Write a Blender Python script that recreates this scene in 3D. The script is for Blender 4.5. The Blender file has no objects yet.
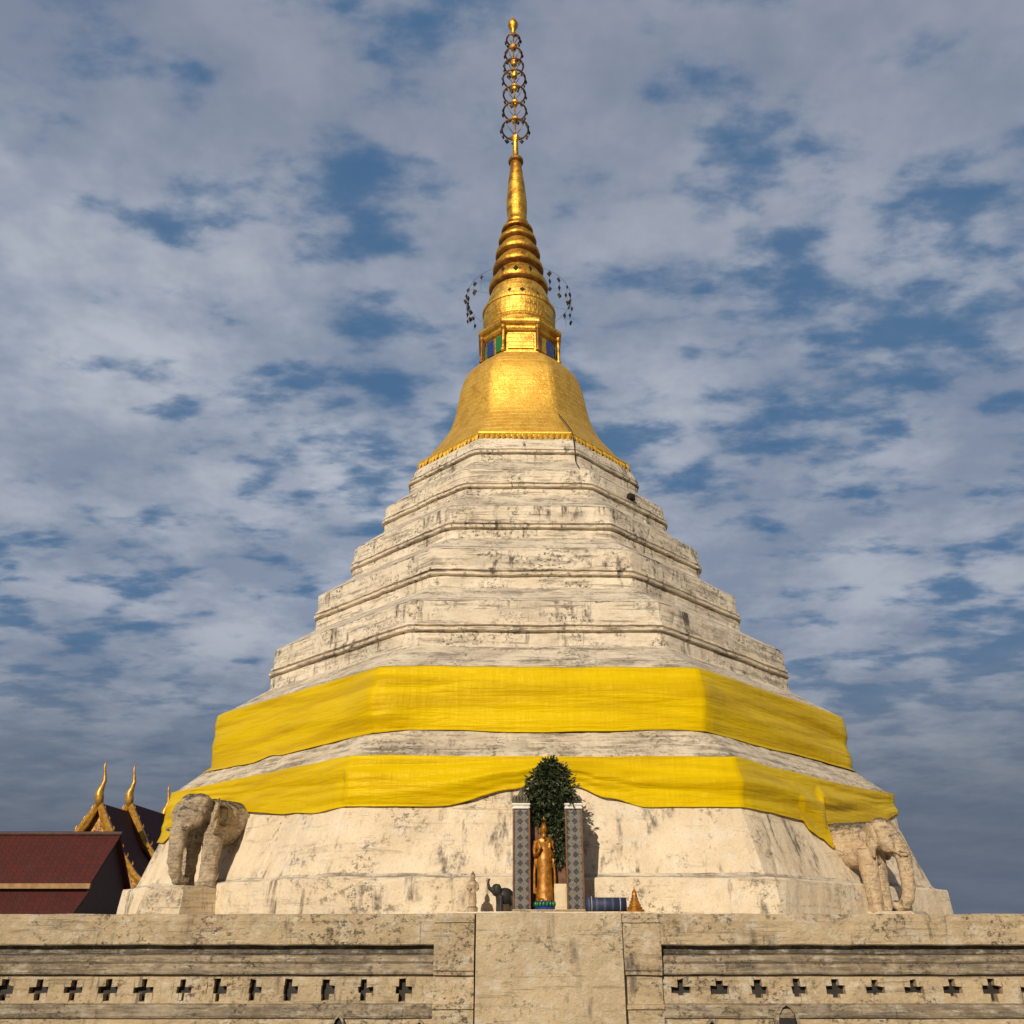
import bpy, bmesh, math, random
from mathutils import Vector, Matrix, noise
random.seed(7)
PI = math.pi
SC = bpy.context.scene
COL = SC.collection
EYE = 1.6                       # eye height of the photographer above the ground

# ------------------------------------------------------------------ helpers
def props(o, label=None, cat=None, group=None, kind=None):
    if label: o['label'] = label
    if cat: o['category'] = cat
    if group: o['group'] = group
    if kind: o['kind'] = kind
    return o

def link(name, bm, mats, parent=None, smooth=False, recalc=True):
    if recalc: bmesh.ops.recalc_face_normals(bm, faces=bm.faces)
    me = bpy.data.meshes.new(name)
    bm.to_mesh(me); bm.free()
    if not isinstance(mats, (list, tuple)): mats = [mats]
    for m in mats: me.materials.append(m)
    if smooth:
        for p in me.polygons: p.use_smooth = True
    o = bpy.data.objects.new(name, me); COL.objects.link(o)
    if parent: o.parent = parent
    return o

def empty(name, loc=(0, 0, 0), rz=0):
    o = bpy.data.objects.new(name, None); COL.objects.link(o)
    o.location = loc; o.rotation_euler = (0, 0, rz); o.empty_display_size = .3
    return o

def box(bm, x0, x1, y0, y1, z0, z1, mi=0):
    v = [bm.verts.new(p) for p in ((x0,y0,z0),(x1,y0,z0),(x1,y1,z0),(x0,y1,z0),(x0,y0,z1),(x1,y0,z1),(x1,y1,z1),(x0,y1,z1))]
    for f in ((3,2,1,0),(4,5,6,7),(0,1,5,4),(1,2,6,5),(2,3,7,6),(3,0,4,7)):
        bm.faces.new([v[i] for i in f]).material_index = mi
    return v

def lathe(bm, prof, seg=32, c=(0,0,0), lean=0.0, mi=0, caps=True, jit=0):
    rings = []
    for r, z in prof:
        rings.append([bm.verts.new((c[0]+lean*z+r*math.cos(2*PI*i/seg), c[1]+r*math.sin(2*PI*i/seg), c[2]+z)) for i in range(seg)])
    for a, b in zip(rings, rings[1:]):
        for i in range(seg):
            j = (i+1) % seg
            bm.faces.new((a[i], a[j], b[j], b[i])).material_index = mi
    if caps:
        bm.faces.new(rings[0][::-1]).material_index = mi
        bm.faces.new(rings[-1]).material_index = mi
    return rings

def tube(bm, pts, rad, seg=8, mi=0, flat=None):
    pts = [Vector(p) for p in pts]
    if not isinstance(rad, (list, tuple)): rad = [rad]*len(pts)
    rings = []; up = Vector((0,0,1))
    t0 = (pts[1]-pts[0]).normalized()
    n = t0.cross(up)
    if n.length < .05: n = t0.cross(Vector((0,1,0)))
    n.normalize()
    for i, p in enumerate(pts):
        a = pts[max(0, i-1)]; b = pts[min(len(pts)-1, i+1)]
        t = (b-a).normalized()
        n = (n - t*n.dot(t)).normalized()
        m = t.cross(n)
        rings.append([bm.verts.new(p + (n*math.cos(2*PI*k/seg) + m*math.sin(2*PI*k/seg)*(flat or 1))*rad[i]) for k in range(seg)])
    for a, b in zip(rings, rings[1:]):
        for i in range(seg):
            j = (i+1) % seg
            bm.faces.new((a[i], a[j], b[j], b[i])).material_index = mi
    bm.faces.new(rings[0][::-1]).material_index = mi
    bm.faces.new(rings[-1]).material_index = mi

def hoop(bm, c, r, t, seg=36, sides=6, mi=0):
    vs = []
    for i in range(seg):
        a = 2*PI*i/seg; ring = []
        for k in range(sides):
            b = 2*PI*k/sides
            rr = r + t*math.cos(b)
            ring.append(bm.verts.new((c[0]+rr*math.cos(a), c[1]+rr*math.sin(a), c[2]+t*math.sin(b))))
        vs.append(ring)
    for i in range(seg):
        for k in range(sides):
            a, b = vs[i], vs[(i+1) % seg]; l = (k+1) % sides
            bm.faces.new((a[k], b[k], b[l], a[l])).material_index = mi

def ball(bm, c, s, u=16, v=10, mi=0, rot=None):
    M = Matrix.Translation(c) @ (rot or Matrix.Identity(4)) @ Matrix.Diagonal((s[0], s[1], s[2], 1))
    r = bmesh.ops.create_uvsphere(bm, u_segments=u, v_segments=v, radius=1, matrix=M)
    for vt in r['verts']:
        for f in vt.link_faces: f.material_index = mi

def remeshed(name, bm, mat, parent, voxel, smooth=2, amp=0, sub=0):
    """fuse overlapping forms into one continuous skin"""
    bmesh.ops.recalc_face_normals(bm, faces=bm.faces)
    me = bpy.data.meshes.new('tmp'); bm.to_mesh(me); bm.free()
    o = bpy.data.objects.new('tmp', me); COL.objects.link(o)
    m = o.modifiers.new('r', 'REMESH'); m.mode = 'VOXEL'; m.voxel_size = voxel
    if smooth:
        s = o.modifiers.new('s', 'SMOOTH'); s.iterations = smooth; s.factor = .5
    dg = bpy.context.evaluated_depsgraph_get()
    ev = bpy.data.meshes.new_from_object(o.evaluated_get(dg))
    bpy.data.objects.remove(o); bpy.data.meshes.remove(me)
    ev.name = name
    if amp:
        for v in ev.vertices:
            n = noise.noise(v.co*9)*.7 + noise.noise(v.co*24)*.4
            v.co += v.normal*amp*n
    ev.materials.clear(); ev.materials.append(mat)
    for p in ev.polygons: p.use_smooth = True
    r = bpy.data.objects.new(name, ev); COL.objects.link(r)
    if parent: r.parent = parent
    return r

# ------------------------------------------------------------------ materials
class NT:
    def __init__(s, name):
        s.m = bpy.data.materials.new(name); s.m.use_nodes = True
        s.t = s.m.node_tree; s.b = s.t.nodes['Principled BSDF']
        s.tc = s.t.nodes.new('ShaderNodeTexCoord')
    def n(s, k, **kw):
        x = s.t.nodes.new(k)
        for a, v in kw.items(): setattr(x, a, v)
        return x
    def put(s, sock, v):
        if isinstance(v, bpy.types.NodeSocket): s.t.links.new(v, sock)
        elif isinstance(v, (tuple, list)) and len(v) == 3 and sock.type == 'RGBA': sock.default_value = (*v, 1)
        else: sock.default_value = v
    def noise(s, scale, detail=4, rough=.6, st=(1,1,1), dist=0, off=(0,0,0)):
        mp = s.n('ShaderNodeMapping'); mp.inputs['Scale'].default_value = st; mp.inputs['Location'].default_value = off
        s.t.links.new(s.tc.outputs['Object'], mp.inputs[0])
        x = s.n('ShaderNodeTexNoise'); s.t.links.new(mp.outputs[0], x.inputs['Vector'])
        x.inputs['Scale'].default_value = scale; x.inputs['Detail'].default_value = detail
        x.inputs['Roughness'].default_value = rough; x.inputs['Distortion'].default_value = dist
        return x.outputs['Fac']
    def ramp(s, v, lo, hi, a=0., b=1.):
        x = s.n('ShaderNodeMapRange'); x.clamp = True; x.interpolation_type = 'SMOOTHSTEP'
        s.put(x.inputs[0], v)
        for i, q in zip((1,2,3,4), (lo,hi,a,b)): x.inputs[i].default_value = q
        return x.outputs[0]
    def math(s, op, a, b=0.):
        x = s.n('ShaderNodeMath', operation=op); s.put(x.inputs[0], a); s.put(x.inputs[1], b); return x.outputs[0]
    def mix(s, f, a, b):
        x = s.n('ShaderNodeMix', data_type='RGBA')
        s.put(x.inputs[0], f); s.put(x.inputs[6], a); s.put(x.inputs[7], b); return x.outputs[2]
    def bump(s, h, strength=.4, dist=.02, prev=None):
        x = s.n('ShaderNodeBump'); x.inputs['Strength'].default_value = strength; x.inputs['Distance'].default_value = dist
        s.put(x.inputs['Height'], h)
        if prev: s.t.links.new(prev, x.inputs['Normal'])
        return x.outputs[0]
    def done(s, col, rough=.8, nrm=None, metal=0.):
        s.put(s.b.inputs['Base Color'], col); s.put(s.b.inputs['Roughness'], rough); s.b.inputs['Metallic'].default_value = metal
        if nrm: s.t.links.new(nrm, s.b.inputs['Normal'])
        return s.m

def plaster(name, clean=(.66,.56,.42), clean2=(.52,.43,.31), streak=.5, spots=.5, drips=.3, off=0., k=1.0, top=.0, cracks=.25, an=1.):
    """weathered lime plaster: cream, rain-grey streaks, black mould flecks, cracks. k = size of pattern"""
    N = NT(name); o = (off, off*1.7, off*.6)
    base = N.mix(N.ramp(N.noise(1.1*k, 5, .65, off=o), .38, .62), clean, clean2)
    base = N.mix(N.ramp(N.noise(3.1*k, 6, .7, (1,1,1+1.5*an), off=o), .48, .66, 0, .6), base, (.74,.68,.57))
    # soft grey washes
    base = N.mix(N.ramp(N.noise(.8*k, 7, .7, (1,1,1+1.2*an), off=(off+2,6,3)), .49, .68, 0, .18+.45*streak), base, (.36,.31,.255))
    # long horizontal rain-worn streaks
    s1 = N.noise(1.3*k, 8, .74, (.42,.42,7.5), .35, o)
    s2 = N.noise(1.6*k, 6, .7, (1,1,2.4), .2, (off+3,1,2))
    sm = N.math('MULTIPLY', N.ramp(s1, .56-.10*streak, .66-.08*streak), N.ramp(s2, .42, .58, .15, 1.))
    base = N.mix(N.math('MULTIPLY', sm, min(1., an*(.35+.6*streak))), base, (.20,.165,.13))
    # vertical drips
    d1 = N.noise(5.5*k, 6, .68, (1,1,.14), .2, o)
    d2 = N.noise(.9*k, 5, .65, off=(off+9,4,1))
    dm = N.math('MULTIPLY', N.ramp(d1, .50, .64), N.ramp(d2, .49, .60))
    base = N.mix(N.math('MULTIPLY', dm, drips), base, (.11,.09,.075))
    # mould flecks in patches
    f1 = N.noise(11*k, 8, .82, (1,1,1.3), off=o); f2 = N.noise(1.5*k, 6, .68, off=(off+5,2,8))
    fm = N.math('MULTIPLY', N.ramp(f1, .53, .59), N.ramp(f2, .56-.12*spots, .66-.1*spots))
    base = N.mix(N.math('MULTIPLY', fm, .45+.45*spots), base, (.06,.05,.042))
    # fine speckle
    base = N.mix(N.ramp(N.noise(38*k, 4, .8, off=o), .57, .68, 0, .5), base, (.20,.165,.13))
    base = N.mix(N.ramp(N.noise(26*k, 4, .8, off=(off+1,8,8)), .60, .70, 0, .5), base, (.80,.75,.66))
    if top:   # lichen and soot that settle on surfaces facing the sky
        g = N.n('ShaderNodeNewGeometry'); sz = N.n('ShaderNodeSeparateXYZ'); N.t.links.new(g.outputs['Normal'], sz.inputs[0])
        u = N.math('ADD', sz.outputs[2], N.math('MULTIPLY', N.math('SUBTRACT', N.noise(3.2*k, 7, .75, off=o), .5), 2.4))
        base = N.mix(N.ramp(u, .25, .95, 0, top), base, (.075,.062,.050))
    # cracks
    mp = N.n('ShaderNodeMapping'); mp.inputs['Scale'].default_value = (1,1,1.9); N.t.links.new(N.tc.outputs['Object'], mp.inputs[0])
    wn = N.n('ShaderNodeTexNoise'); wn.inputs['Scale'].default_value = 3.; N.t.links.new(N.tc.outputs['Object'], wn.inputs['Vector'])
    av = N.n('ShaderNodeVectorMath', operation='MULTIPLY_ADD'); av.inputs[1].default_value = (.8,.8,.8)
    N.t.links.new(wn.outputs['Color'], av.inputs[0]); N.t.links.new(mp.outputs[0], av.inputs[2])
    vo = N.n('ShaderNodeTexVoronoi', feature='DISTANCE_TO_EDGE'); vo.inputs['Scale'].default_value = .9*k
    N.t.links.new(av.outputs[0], vo.inputs['Vector'])
    cr = N.math('MULTIPLY', N.ramp(vo.outputs['Distance'], .002, .008, 1., 0.), N.ramp(f2, .52, .6))
    base = N.mix(N.math('MULTIPLY', cr, cracks), base, (.10,.08,.06))
    h = N.math('ADD', N.noise(5*k, 9, .75, (1,1,1+.8*an), off=o), N.math('MULTIPLY', sm, -.3))
    h = N.math('SUBTRACT', h, N.math('MULTIPLY', fm, .25))
    nb = N.bump(h, .7, .07); nb = N.bump(N.noise(45*k, 4, .7), .35, .012, nb)
    return N.done(base, .9, nb)

def simple(name, c1, c2, scale=6, rough=.7, metal=0., bstr=.3, bdist=.01, st=(1,1,1), detail=5):
    N = NT(name)
    n = N.noise(scale, detail, .65, st)
    return N.done(N.mix(N.ramp(n, .35, .65), c1, c2), rough, N.bump(n, bstr, bdist), metal)

def gold(name, c1=(.92,.60,.11), c2=(.62,.33,.045), sheets=True, rough=.36, metal=.9, cell=(3.2,6.)):
    N = NT(name)
    n = N.noise(3, 6, .7); n2 = N.noise(16, 4, .7, (1,1,1.5))
    col = N.mix(N.ramp(n, .4, .68), c1, c2)
    col = N.mix(N.ramp(n2, .58, .74, 0, .6), col, (.35,.16,.03))
    nb = N.bump(n2, .5, .03)
    if sheets:   # overlapping copper-gilt sheets in courses
        mp = N.n('ShaderNodeMapping'); mp.inputs['Scale'].default_value = (1,1,1)
        sx = N.n('ShaderNodeSeparateXYZ'); N.t.links.new(N.tc.outputs['Object'], sx.inputs[0])
        zz = N.math('MULTIPLY', sx.outputs[2], cell[1])
        row = N.math('FLOOR', zz)
        fz = N.math('FRACT', zz)
        xx = N.math('ADD', N.math('MULTIPLY', N.math('ADD', sx.outputs[0], N.math('MULTIPLY', sx.outputs[1], .8)), cell[0]), N.math('MULTIPLY', row, .5))
        fx = N.math('FRACT', xx)
        e = N.math('MAXIMUM', N.ramp(fz, .0, .12, 1., 0.), N.math('MULTIPLY', N.ramp(fx, .0, .06, 1., 0.), .6))
        cid = N.n('ShaderNodeCombineXYZ'); N.put(cid.inputs[0], N.math('FLOOR', xx)); N.put(cid.inputs[1], row)
        wn = N.n('ShaderNodeTexWhiteNoise'); N.t.links.new(cid.outputs[0], wn.inputs['Vector'])
        col = N.mix(N.math('MULTIPLY', wn.outputs['Value'], .35), col, (.78,.42,.07))
        col = N.mix(N.math('MULTIPLY', e, .38), col, (.30,.15,.03))
        h = N.math('ADD', N.math('MULTIPLY', fz, .7), N.math('MULTIPLY', wn.outputs['Value'], .5))
        h = N.math('SUBTRACT', h, e)
        nb = N.bump(h, .42, .025, nb)
    return N.done(col, N.ramp(n2, .3, .7, rough-.08, rough+.18), nb, metal)

def cloth_mat():
    N = NT('yellow_robe_cloth')
    a = N.noise(1.0, 4, .5, (.4,.4,4.), .5); b = N.noise(2.6, 4, .55, (.5,.5,5), .4)
    c = N.noise(2.2, 4, .6, (2.2,2.2,.35), .3)
    col = N.mix(N.ramp(a, .35, .68), (.64,.45,.001), (.50,.325,.001))
    col = N.mix(N.ramp(b, .55, .75, 0, .4), col, (.68,.50,.002))
    h = N.math('ADD', N.math('ADD', a, N.math('MULTIPLY', b, .5)), N.math('MULTIPLY', c, .35))
    nb = N.bump(h, .48, .11); nb = N.bump(N.noise(30, 3, .7, (1,1,2)), .2, .01, nb)
    m = N.done(col, .42, nb)
    N.b.inputs['Specular IOR Level'].default_value = .3
    N.b.inputs['Specular Tint'].default_value = (1,.8,.2,1)
    return m

M = {}
M['tier'] = plaster('weathered_plaster', (.84,.735,.58), (.71,.605,.465), .62, .85, 1.0, 0., 1.0)
M['slope'] = plaster('rain_worn_plaster', (.74,.645,.50), (.58,.49,.38), .78, .70, .6, 4., 1.2)
M['side'] = plaster('base_plaster', (.79,.665,.485), (.69,.565,.40), .05, .45, .9, 8., .8, .0, .3, .35)
M['wall'] = plaster('wall_plaster', (.61,.475,.30), (.50,.385,.24), .05, .85, .8, 12., 2.2, .0, .2, .25)
M['panel'] = plaster('panel_plaster', (.66,.525,.34), (.57,.445,.285), .02, .30, .6, 31., 2.2, .0, .15, .2)
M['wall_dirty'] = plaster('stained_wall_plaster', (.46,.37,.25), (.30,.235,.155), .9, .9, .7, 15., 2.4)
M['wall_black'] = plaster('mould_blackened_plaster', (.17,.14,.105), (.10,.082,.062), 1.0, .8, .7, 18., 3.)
M['elephant'] = plaster('old_elephant_plaster', (.56,.435,.28), (.42,.32,.21), .5, .95, .9, 3., 3.6, .97, .0)
M['elephant_light'] = plaster('pale_elephant_plaster', (.66,.49,.30), (.54,.39,.235), .25, .75, .8, 6., 3.6, .95, .0)
M['pedestal'] = plaster('drip_stained_plaster', (.72,.585,.41), (.60,.48,.33), .2, .6, .95, 21., 1.6, .3, .2, .5)
M['void'] = simple('painted_hole_shade', (.008,.006,.005), (.022,.017,.013), 8)  # near-black colour stands in for the shade inside holes and niches
M['gold'] = gold('gilt_copper_sheet', (.86,.55,.10), (.66,.37,.05), True, .50, .72)
M['gold_ring'] = gold('gilt_ring', (.84,.49,.07), (.33,.135,.022), False, .42)
M['gold_plate'] = gold('gilt_relief', (.88,.58,.11), (.42,.20,.035), True, .45, .8, (6., 7.))
M['gold_dark'] = gold('dark_gilt', (.42,.20,.04), (.16,.065,.02), False, .5, .7)
M['gold_paint'] = simple('gold_paint', (.46,.20,.022), (.22,.085,.012), 12, .42, .4, .4)
M['black_metal'] = simple('blackened_metal', (.022,.015,.010), (.05,.03,.016), 12, .65, .3)
M['cloth'] = cloth_mat()
M['blue_glass'] = simple('blue_glass_tile', (.01,.03,.14), (.03,.06,.22), 25, .25)
M['green_glass'] = simple('green_glass_tile', (.015,.12,.03), (.03,.20,.05), 25, .25)
M['fringe'] = simple('bright_gilt_leaf', (.95,.62,.08), (.70,.38,.05), 20, .35, .55, .3)

# ------------------------------------------------------------------ ground and terrace
gm = NT('dry_ground')
gmat = gm.done(gm.mix(gm.ramp(gm.noise(.6, 6, .7), .35, .65), (.20,.17,.12), (.13,.13,.07)), .95, gm.bump(gm.noise(7, 6, .7), .5, .03))
bm = bmesh.new(); S = 2500
bm.faces.new([bm.verts.new(p) for p in ((-S,-S,0),(S,-S,0),(S,S,0),(-S,S,0))])
props(link('ground', bm, gmat), kind='structure')
bm = bmesh.new()
box(bm, -16, 17, 7.42, 38, .004, EYE+.055)
tm = NT('terrace_paving')
tmat = tm.done(tm.mix(tm.ramp(tm.noise(1.2, 6, .7), .35, .65), (.50,.42,.31), (.36,.30,.22)), .9, tm.bump(tm.noise(9, 6, .7), .4, .02))
props(link('terrace', bm, tmat), kind='structure')

# ------------------------------------------------------------------ the chedi
LEAN = -0.0134
CH = empty('chedi', (.457, 22.52, EYE), math.radians(.7))
props(CH, 'tall white octagonal stepped stupa with a golden bell and spire, wrapped in yellow cloth', 'stupa')

def oct_corner(k, a, ratio=.41421):
    """corner k (0..7) of the octagon of apothem a; front side runs from corner 0 to corner 1"""
    h = a*ratio
    return [(-h,-a),(h,-a),(a,-h),(a,h),(h,a),(-h,a),(-a,h),(-a,-h)][k % 8]

def oct_loft(bm, prof, nseg=36, wob=.012, ratio=.41421, top=False, bottom=False, mats=None, seed=0., rnd=0.):
    rings = []
    for a, z in prof:
        ring = []
        for k in range(8):
            p, q = oct_corner(k, a, ratio if not callable(ratio) else ratio(z)), oct_corner(k+1, a, ratio if not callable(ratio) else ratio(z))
            for i in range(nseg):
                t = i/nseg
                x, y = p[0]+(q[0]-p[0])*t, p[1]+(q[1]-p[1])*t
                r = math.hypot(x, y)
                if rnd: q_ = 1+(a*1.025/r-1)*rnd; x *= q_; y *= q_
                s = Vector((x*1.1, y*1.1, z*1.4+seed)); s2 = Vector((x*5, y*5, z*5+seed))
                d = wob*(1.3*noise.noise(s) + .9*noise.noise(s2))
                ce = math.exp(-(min(i, nseg-i)*.9)**2)
                d -= wob*ce*(1.2+2.2*abs(noise.noise(s2*1.7)))
                d -= wob*3.2*max(0, noise.noise(s2*1.3+Vector((9,9,9)))-.30)
                dz = wob*(1.2*noise.noise(s+Vector((7,3,1))) + .7*noise.noise(s2+Vector((3,1,7))))
                ring.append(bm.verts.new((x*(1+d/r)+LEAN*z, y*(1+d/r), z+dz)))
        rings.append(ring)
    n = len(rings[0])
    for j, (A, B) in enumerate(zip(rings, rings[1:])):
        for i in range(n):
            l = (i+1) % n
            bm.faces.new((A[i], A[l], B[l], B[i])).material_index = mats[j] if mats else 0
    if top: bm.faces.new(rings[-1])
    if bottom: bm.faces.new(rings[0][::-1])
    return rings

# base: plinth and battered wall up to the first ledge
bm = bmesh.new()
oct_loft(bm, [(8.30,-.10),(8.29,.35),(8.27,.66),(8.24,.69),(8.06,.72),(8.03,.76),(7.85,1.28),(7.68,1.80),(7.63,1.86),(7.62,2.30),(7.62,2.55)], 48, .018,
         mats=[0,0,0,1,1,0,0,0,0,0])
link('base', bm, [M['side'], M['slope']], CH)
bm = bmesh.new()
oct_loft(bm, [(7.62,2.55),(7.60,2.60),(7.42,2.74),(7.18,2.94),(6.98,3.10),(6.93,3.13),(6.92,3.7),(6.92,4.25)], 48, .02, mats=[1,1,1,1,1,0,0])
link('lower_band', bm, [M['tier'], M['slope']], CH)

def riser(a_prev, z_prev_top, a, z_band, z_line, z_top, sd):
    """slope from the tier below, lower band, double moulding, riser"""
    m = .5*(a_prev+a)
    bm = bmesh.new()
    prof = [(a_prev,z_prev_top),(a_prev-.03,z_prev_top+.03),(m,.5*(z_prev_top+z_band)),(a+.03,z_band-.02),(a,z_band+.02),
            (a,z_line-.13),(a-.035,z_line-.12),(a-.035,z_line-.085),(a+.055,z_line-.075),(a+.06,z_line-.02),(a-.02,z_line-.005),(a-.02,z_line+.03),
            (a+.035,z_line+.04),(a+.03,z_line+.09),(a-.01,z_line+.11),(a-.015,.5*(z_line+z_top)+.05),(a-.02,z_top-.03),(a-.045,z_top)]
    mats = [1,1,1,0,0,0,0,0,0,0,0,0,0,0,0,0,0]
    oct_loft(bm, prof, 40, .016, mats=mats, seed=sd)
    return link('tier', bm, [M['tier'], M['slope']], CH)
riser(6.92, 4.25, 5.99, 4.93, 5.33, 5.88, 1)
riser(5.945, 5.88, 5.14, 6.46, 6.82, 7.36, 2)
riser(5.095, 7.36, 4.40, 7.92, 8.24, 8.74, 3)
riser(4.355, 8.74, 3.70, 9.32, 9.63, 10.05, 4)
# topmost tier carries the bell, its upper band plain
bm = bmesh.new()
a = 3.08
oct_loft(bm, [(3.655,10.05),(3.62,10.08),(3.36,10.33),(a+.03,10.56),(a,10.60),(a,10.78),(a-.035,10.79),(a-.035,10.82),(a+.055,10.83),(a+.06,10.89),(a-.02,10.90),
              (a-.02,10.93),(a+.03,10.94),(a+.02,10.99),(a-.02,11.02),(3.0,11.22),(2.80,11.47),(2.5,11.50)], 36, .012,
         mats=[1,1,1]+[0]*14, seed=5)
link('tier', bm, [M['tier'], M['slope']], CH)

bm = bmesh.new(); box(bm, -1.75, 1.85, -9.15, -8.2, -.05, .205)
bmesh.ops.subdivide_edges(bm, edges=bm.edges[:], cuts=6, use_grid_fill=True)
for v in bm.verts: v.co.z += .008*noise.noise(v.co*3); v.co.y += .01*noise.noise(v.co*4)
link('altar_step', bm, M['side'], CH)
# bell
rt = lambda z: .41421 + max(0, min(1, (z-11.6)/2.5))*.075
bp = [(2.84,11.44),(2.85,11.52),(2.78,11.62),(2.68,11.78),(2.56,12.0),(2.38,12.26),(2.22,12.52),(2.09,12.8),(2.00,13.1),(1.93,13.45),(1.88,13.8),(1.83,14.1),(1.76,14.4),(1.66,14.68),(1.53,14.92),(1.37,15.12),(1.20,15.27),(1.05,15.36)]
bm = bmesh.new()
oct_loft(bm, bp, 12, .003, ratio=rt, top=True, rnd=.42)
link('bell', bm, M['gold'], CH, smooth=True)
# leaf fringe round the skirt
bm = bmesh.new()
for k in range(8):
    p, q = oct_corner(k, 2.87), oct_corner(k+1, 2.87)
    nx, ny = (p[1]-q[1]), -(p[0]-q[0]); L = math.hypot(nx, ny); nx /= -L; ny /= -L
    if nx*p[0]+ny*p[1] < 0: nx, ny = -nx, -ny
    tx, ty = (q[0]-p[0])/L, (q[1]-p[1])/L
    nn = 17
    for i in range(nn):
        t = (i+.5)/nn; w = L/nn*.5
        cx, cy = p[0]+(q[0]-p[0])*t+LEAN*11.5, p[1]+(q[1]-p[1])*t
        hh = random.uniform(.19,.27); tl = random.uniform(-.02,.03)
        def P(u, z, o): return bm.verts.new((cx+tx*u+nx*(o+tl), cy+ty*u+ny*(o+tl), 11.52+z))
        top = [P(-w*.8,.0,0), P(w*.8,.0,0)]; mid = [P(-w*.95,-hh*.55,.03), P(w*.95,-hh*.55,.03)]; cc = P(0,-hh*.4,.075); tip = P(0,-hh,.035)
        for f in ((top[0],cc,top[1]),(top[0],mid[0],cc),(top[1],cc,mid[1]),(mid[0],tip,cc),(mid[1],cc,tip)): bm.faces.new(f)
oct_loft(bm, [(2.86,11.50),(2.89,11.53),(2.89,11.57),(2.80,11.60)], 8, .002)
link('leaf_fringe', bm, M['fringe'], CH, recalc=False)

# square-cut neck with coloured glass panels
bm = bmesh.new()
oct_loft(bm, [(1.16,15.12),(1.16,15.34),(1.05,15.36),(1.03,15.42),(1.03,16.12),(1.10,16.14),(1.14,16.2),(1.14,16.26),(1.22,16.30),(1.27,16.36),(1.27,16.45),(1.15,16.5),(1.1,16.62)], 4, .003, ratio=.44, top=True)
neck = link('neck', bm, M['gold_plate'], CH)
for k in range(8):
    p, q = oct_corner(k, 1.035, .44), oct_corner(k+1, 1.035, .44)
    c = Vector(((p[0]+q[0])/2, (p[1]+q[1])/2, 0)); n = c.normalized(); t = Vector((q[0]-p[0], q[1]-p[1], 0)).normalized()
    L = math.hypot(q[0]-p[0], q[1]-p[1])
    defs = {0: [(-.42,.42,'gold_plate')], 7: [(-.40,-.06,'blue_glass'), (.06,.40,'green_glass')], 1: [(-.38,.0,'gold_plate'), (.06,.40,'blue_glass')]}.get(k, [(-.4,.4,'gold_plate' if k % 2 else 'green_glass')])
    for a0, a1, mm in defs:
        bm = bmesh.new()
        vs = []
        for o_ in (0, .04):
            for u, z in ((a0,15.5),(a1,15.5),(a1,16.04),(a0,16.04)):
                pt = c + n*(o_+.003) + t*(u*L) + Vector((LEAN*z, 0, z)); vs.append(bm.verts.new(pt))
        for f in ((4,5,6,7),(0,1,5,4),(1,2,6,5),(2,3,7,6),(3,0,4,7)): bm.faces.new([vs[i] for i in f])
        link('glass_panel', bm, M[mm], neck)
    # corner colonnette
    bm = bmesh.new()
    pc = oct_corner(k, 1.16, .44)
    lathe(bm, [(.075,15.35),(.075,15.42),(.045,15.46),(.045,16.1),(.08,16.16),(.08,16.26)], 8, (pc[0]+LEAN*15.8, pc[1], 0))
    link('column', bm, M['gold_dark'] if k % 2 else M['gold_ring'], neck, smooth=False)

# lotus drum and ringed spire
bm = bmesh.new()
pr = []
def torus_band(z0, z1, r0, r1, bulge, n=7):
    o_ = []
    for i in range(n+1):
        t = i/n; o_.append((r0+(r1-r0)*t + bulge*math.sin(PI*t), z0+(z1-z0)*t))
    return o_
pr += torus_band(16.55, 16.72, 1.10, 1.12, .05, 4) + torus_band(16.73, 16.86, 1.09, 1.09, .05, 4) + [(1.10,16.88),(1.13,17.0),(1.14,17.2),(1.12,17.42),(1.155,17.44),(1.155,17.52),(1.10,17.54)]
pr += [(1.06,17.6),(1.02,17.8),(.95,18.05),(.86,18.30)]
lathe(bm, pr, 48, lean=LEAN)
link('drum', bm, M['gold_plate'], CH, smooth=False)
bm = bmesh.new()
zs = [(18.34,19.12,.92,.79),(19.12,19.74,.80,.70),(19.74,20.36,.71,.60),(20.36,20.86,.61,.50),(20.86,21.2,.51,.40)]
pr = []; mi = []
for z0, z1, r0, r1 in zs:
    h = z1-z0
    pr += [(r0*.84, z0+.001), (r0*.93, z0+.04*h), (r0*1.02, z0+.12*h), (r0*1.04, z0+.25*h), (r0*1.01, z0+.42*h), (r1*1.02, z0+.62*h), (r1*.95, z0+.80*h), (r1*.88, z1-.05), (r1*.84, z1-.004)]
    mi += [1, 1, 0, 0, 0, 0, 0, 1, 1]  # darker gilt on the groove faces between the rings
rg = lathe(bm, pr, 48, lean=LEAN)
bm.faces.ensure_lookup_table()
for j in range(len(pr)-1):
    for i in range(48): bm.faces[j*48+i].material_index = mi[j]
link('spire_rings', bm, [M['gold_ring'], M['gold_dark']], CH, smooth=True, recalc=True)
bm = bmesh.new()
lathe(bm, [(.30,21.18),(.36,21.24),(.37,21.32),(.31,21.38),(.325,21.6),(.35,21.95),(.345,22.25),(.30,22.9),(.25,23.4),(.20,23.85),(.19,24.05)], 32, lean=LEAN)
link('spire_cone', bm, M['gold_ring'], CH, smooth=True)
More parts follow.
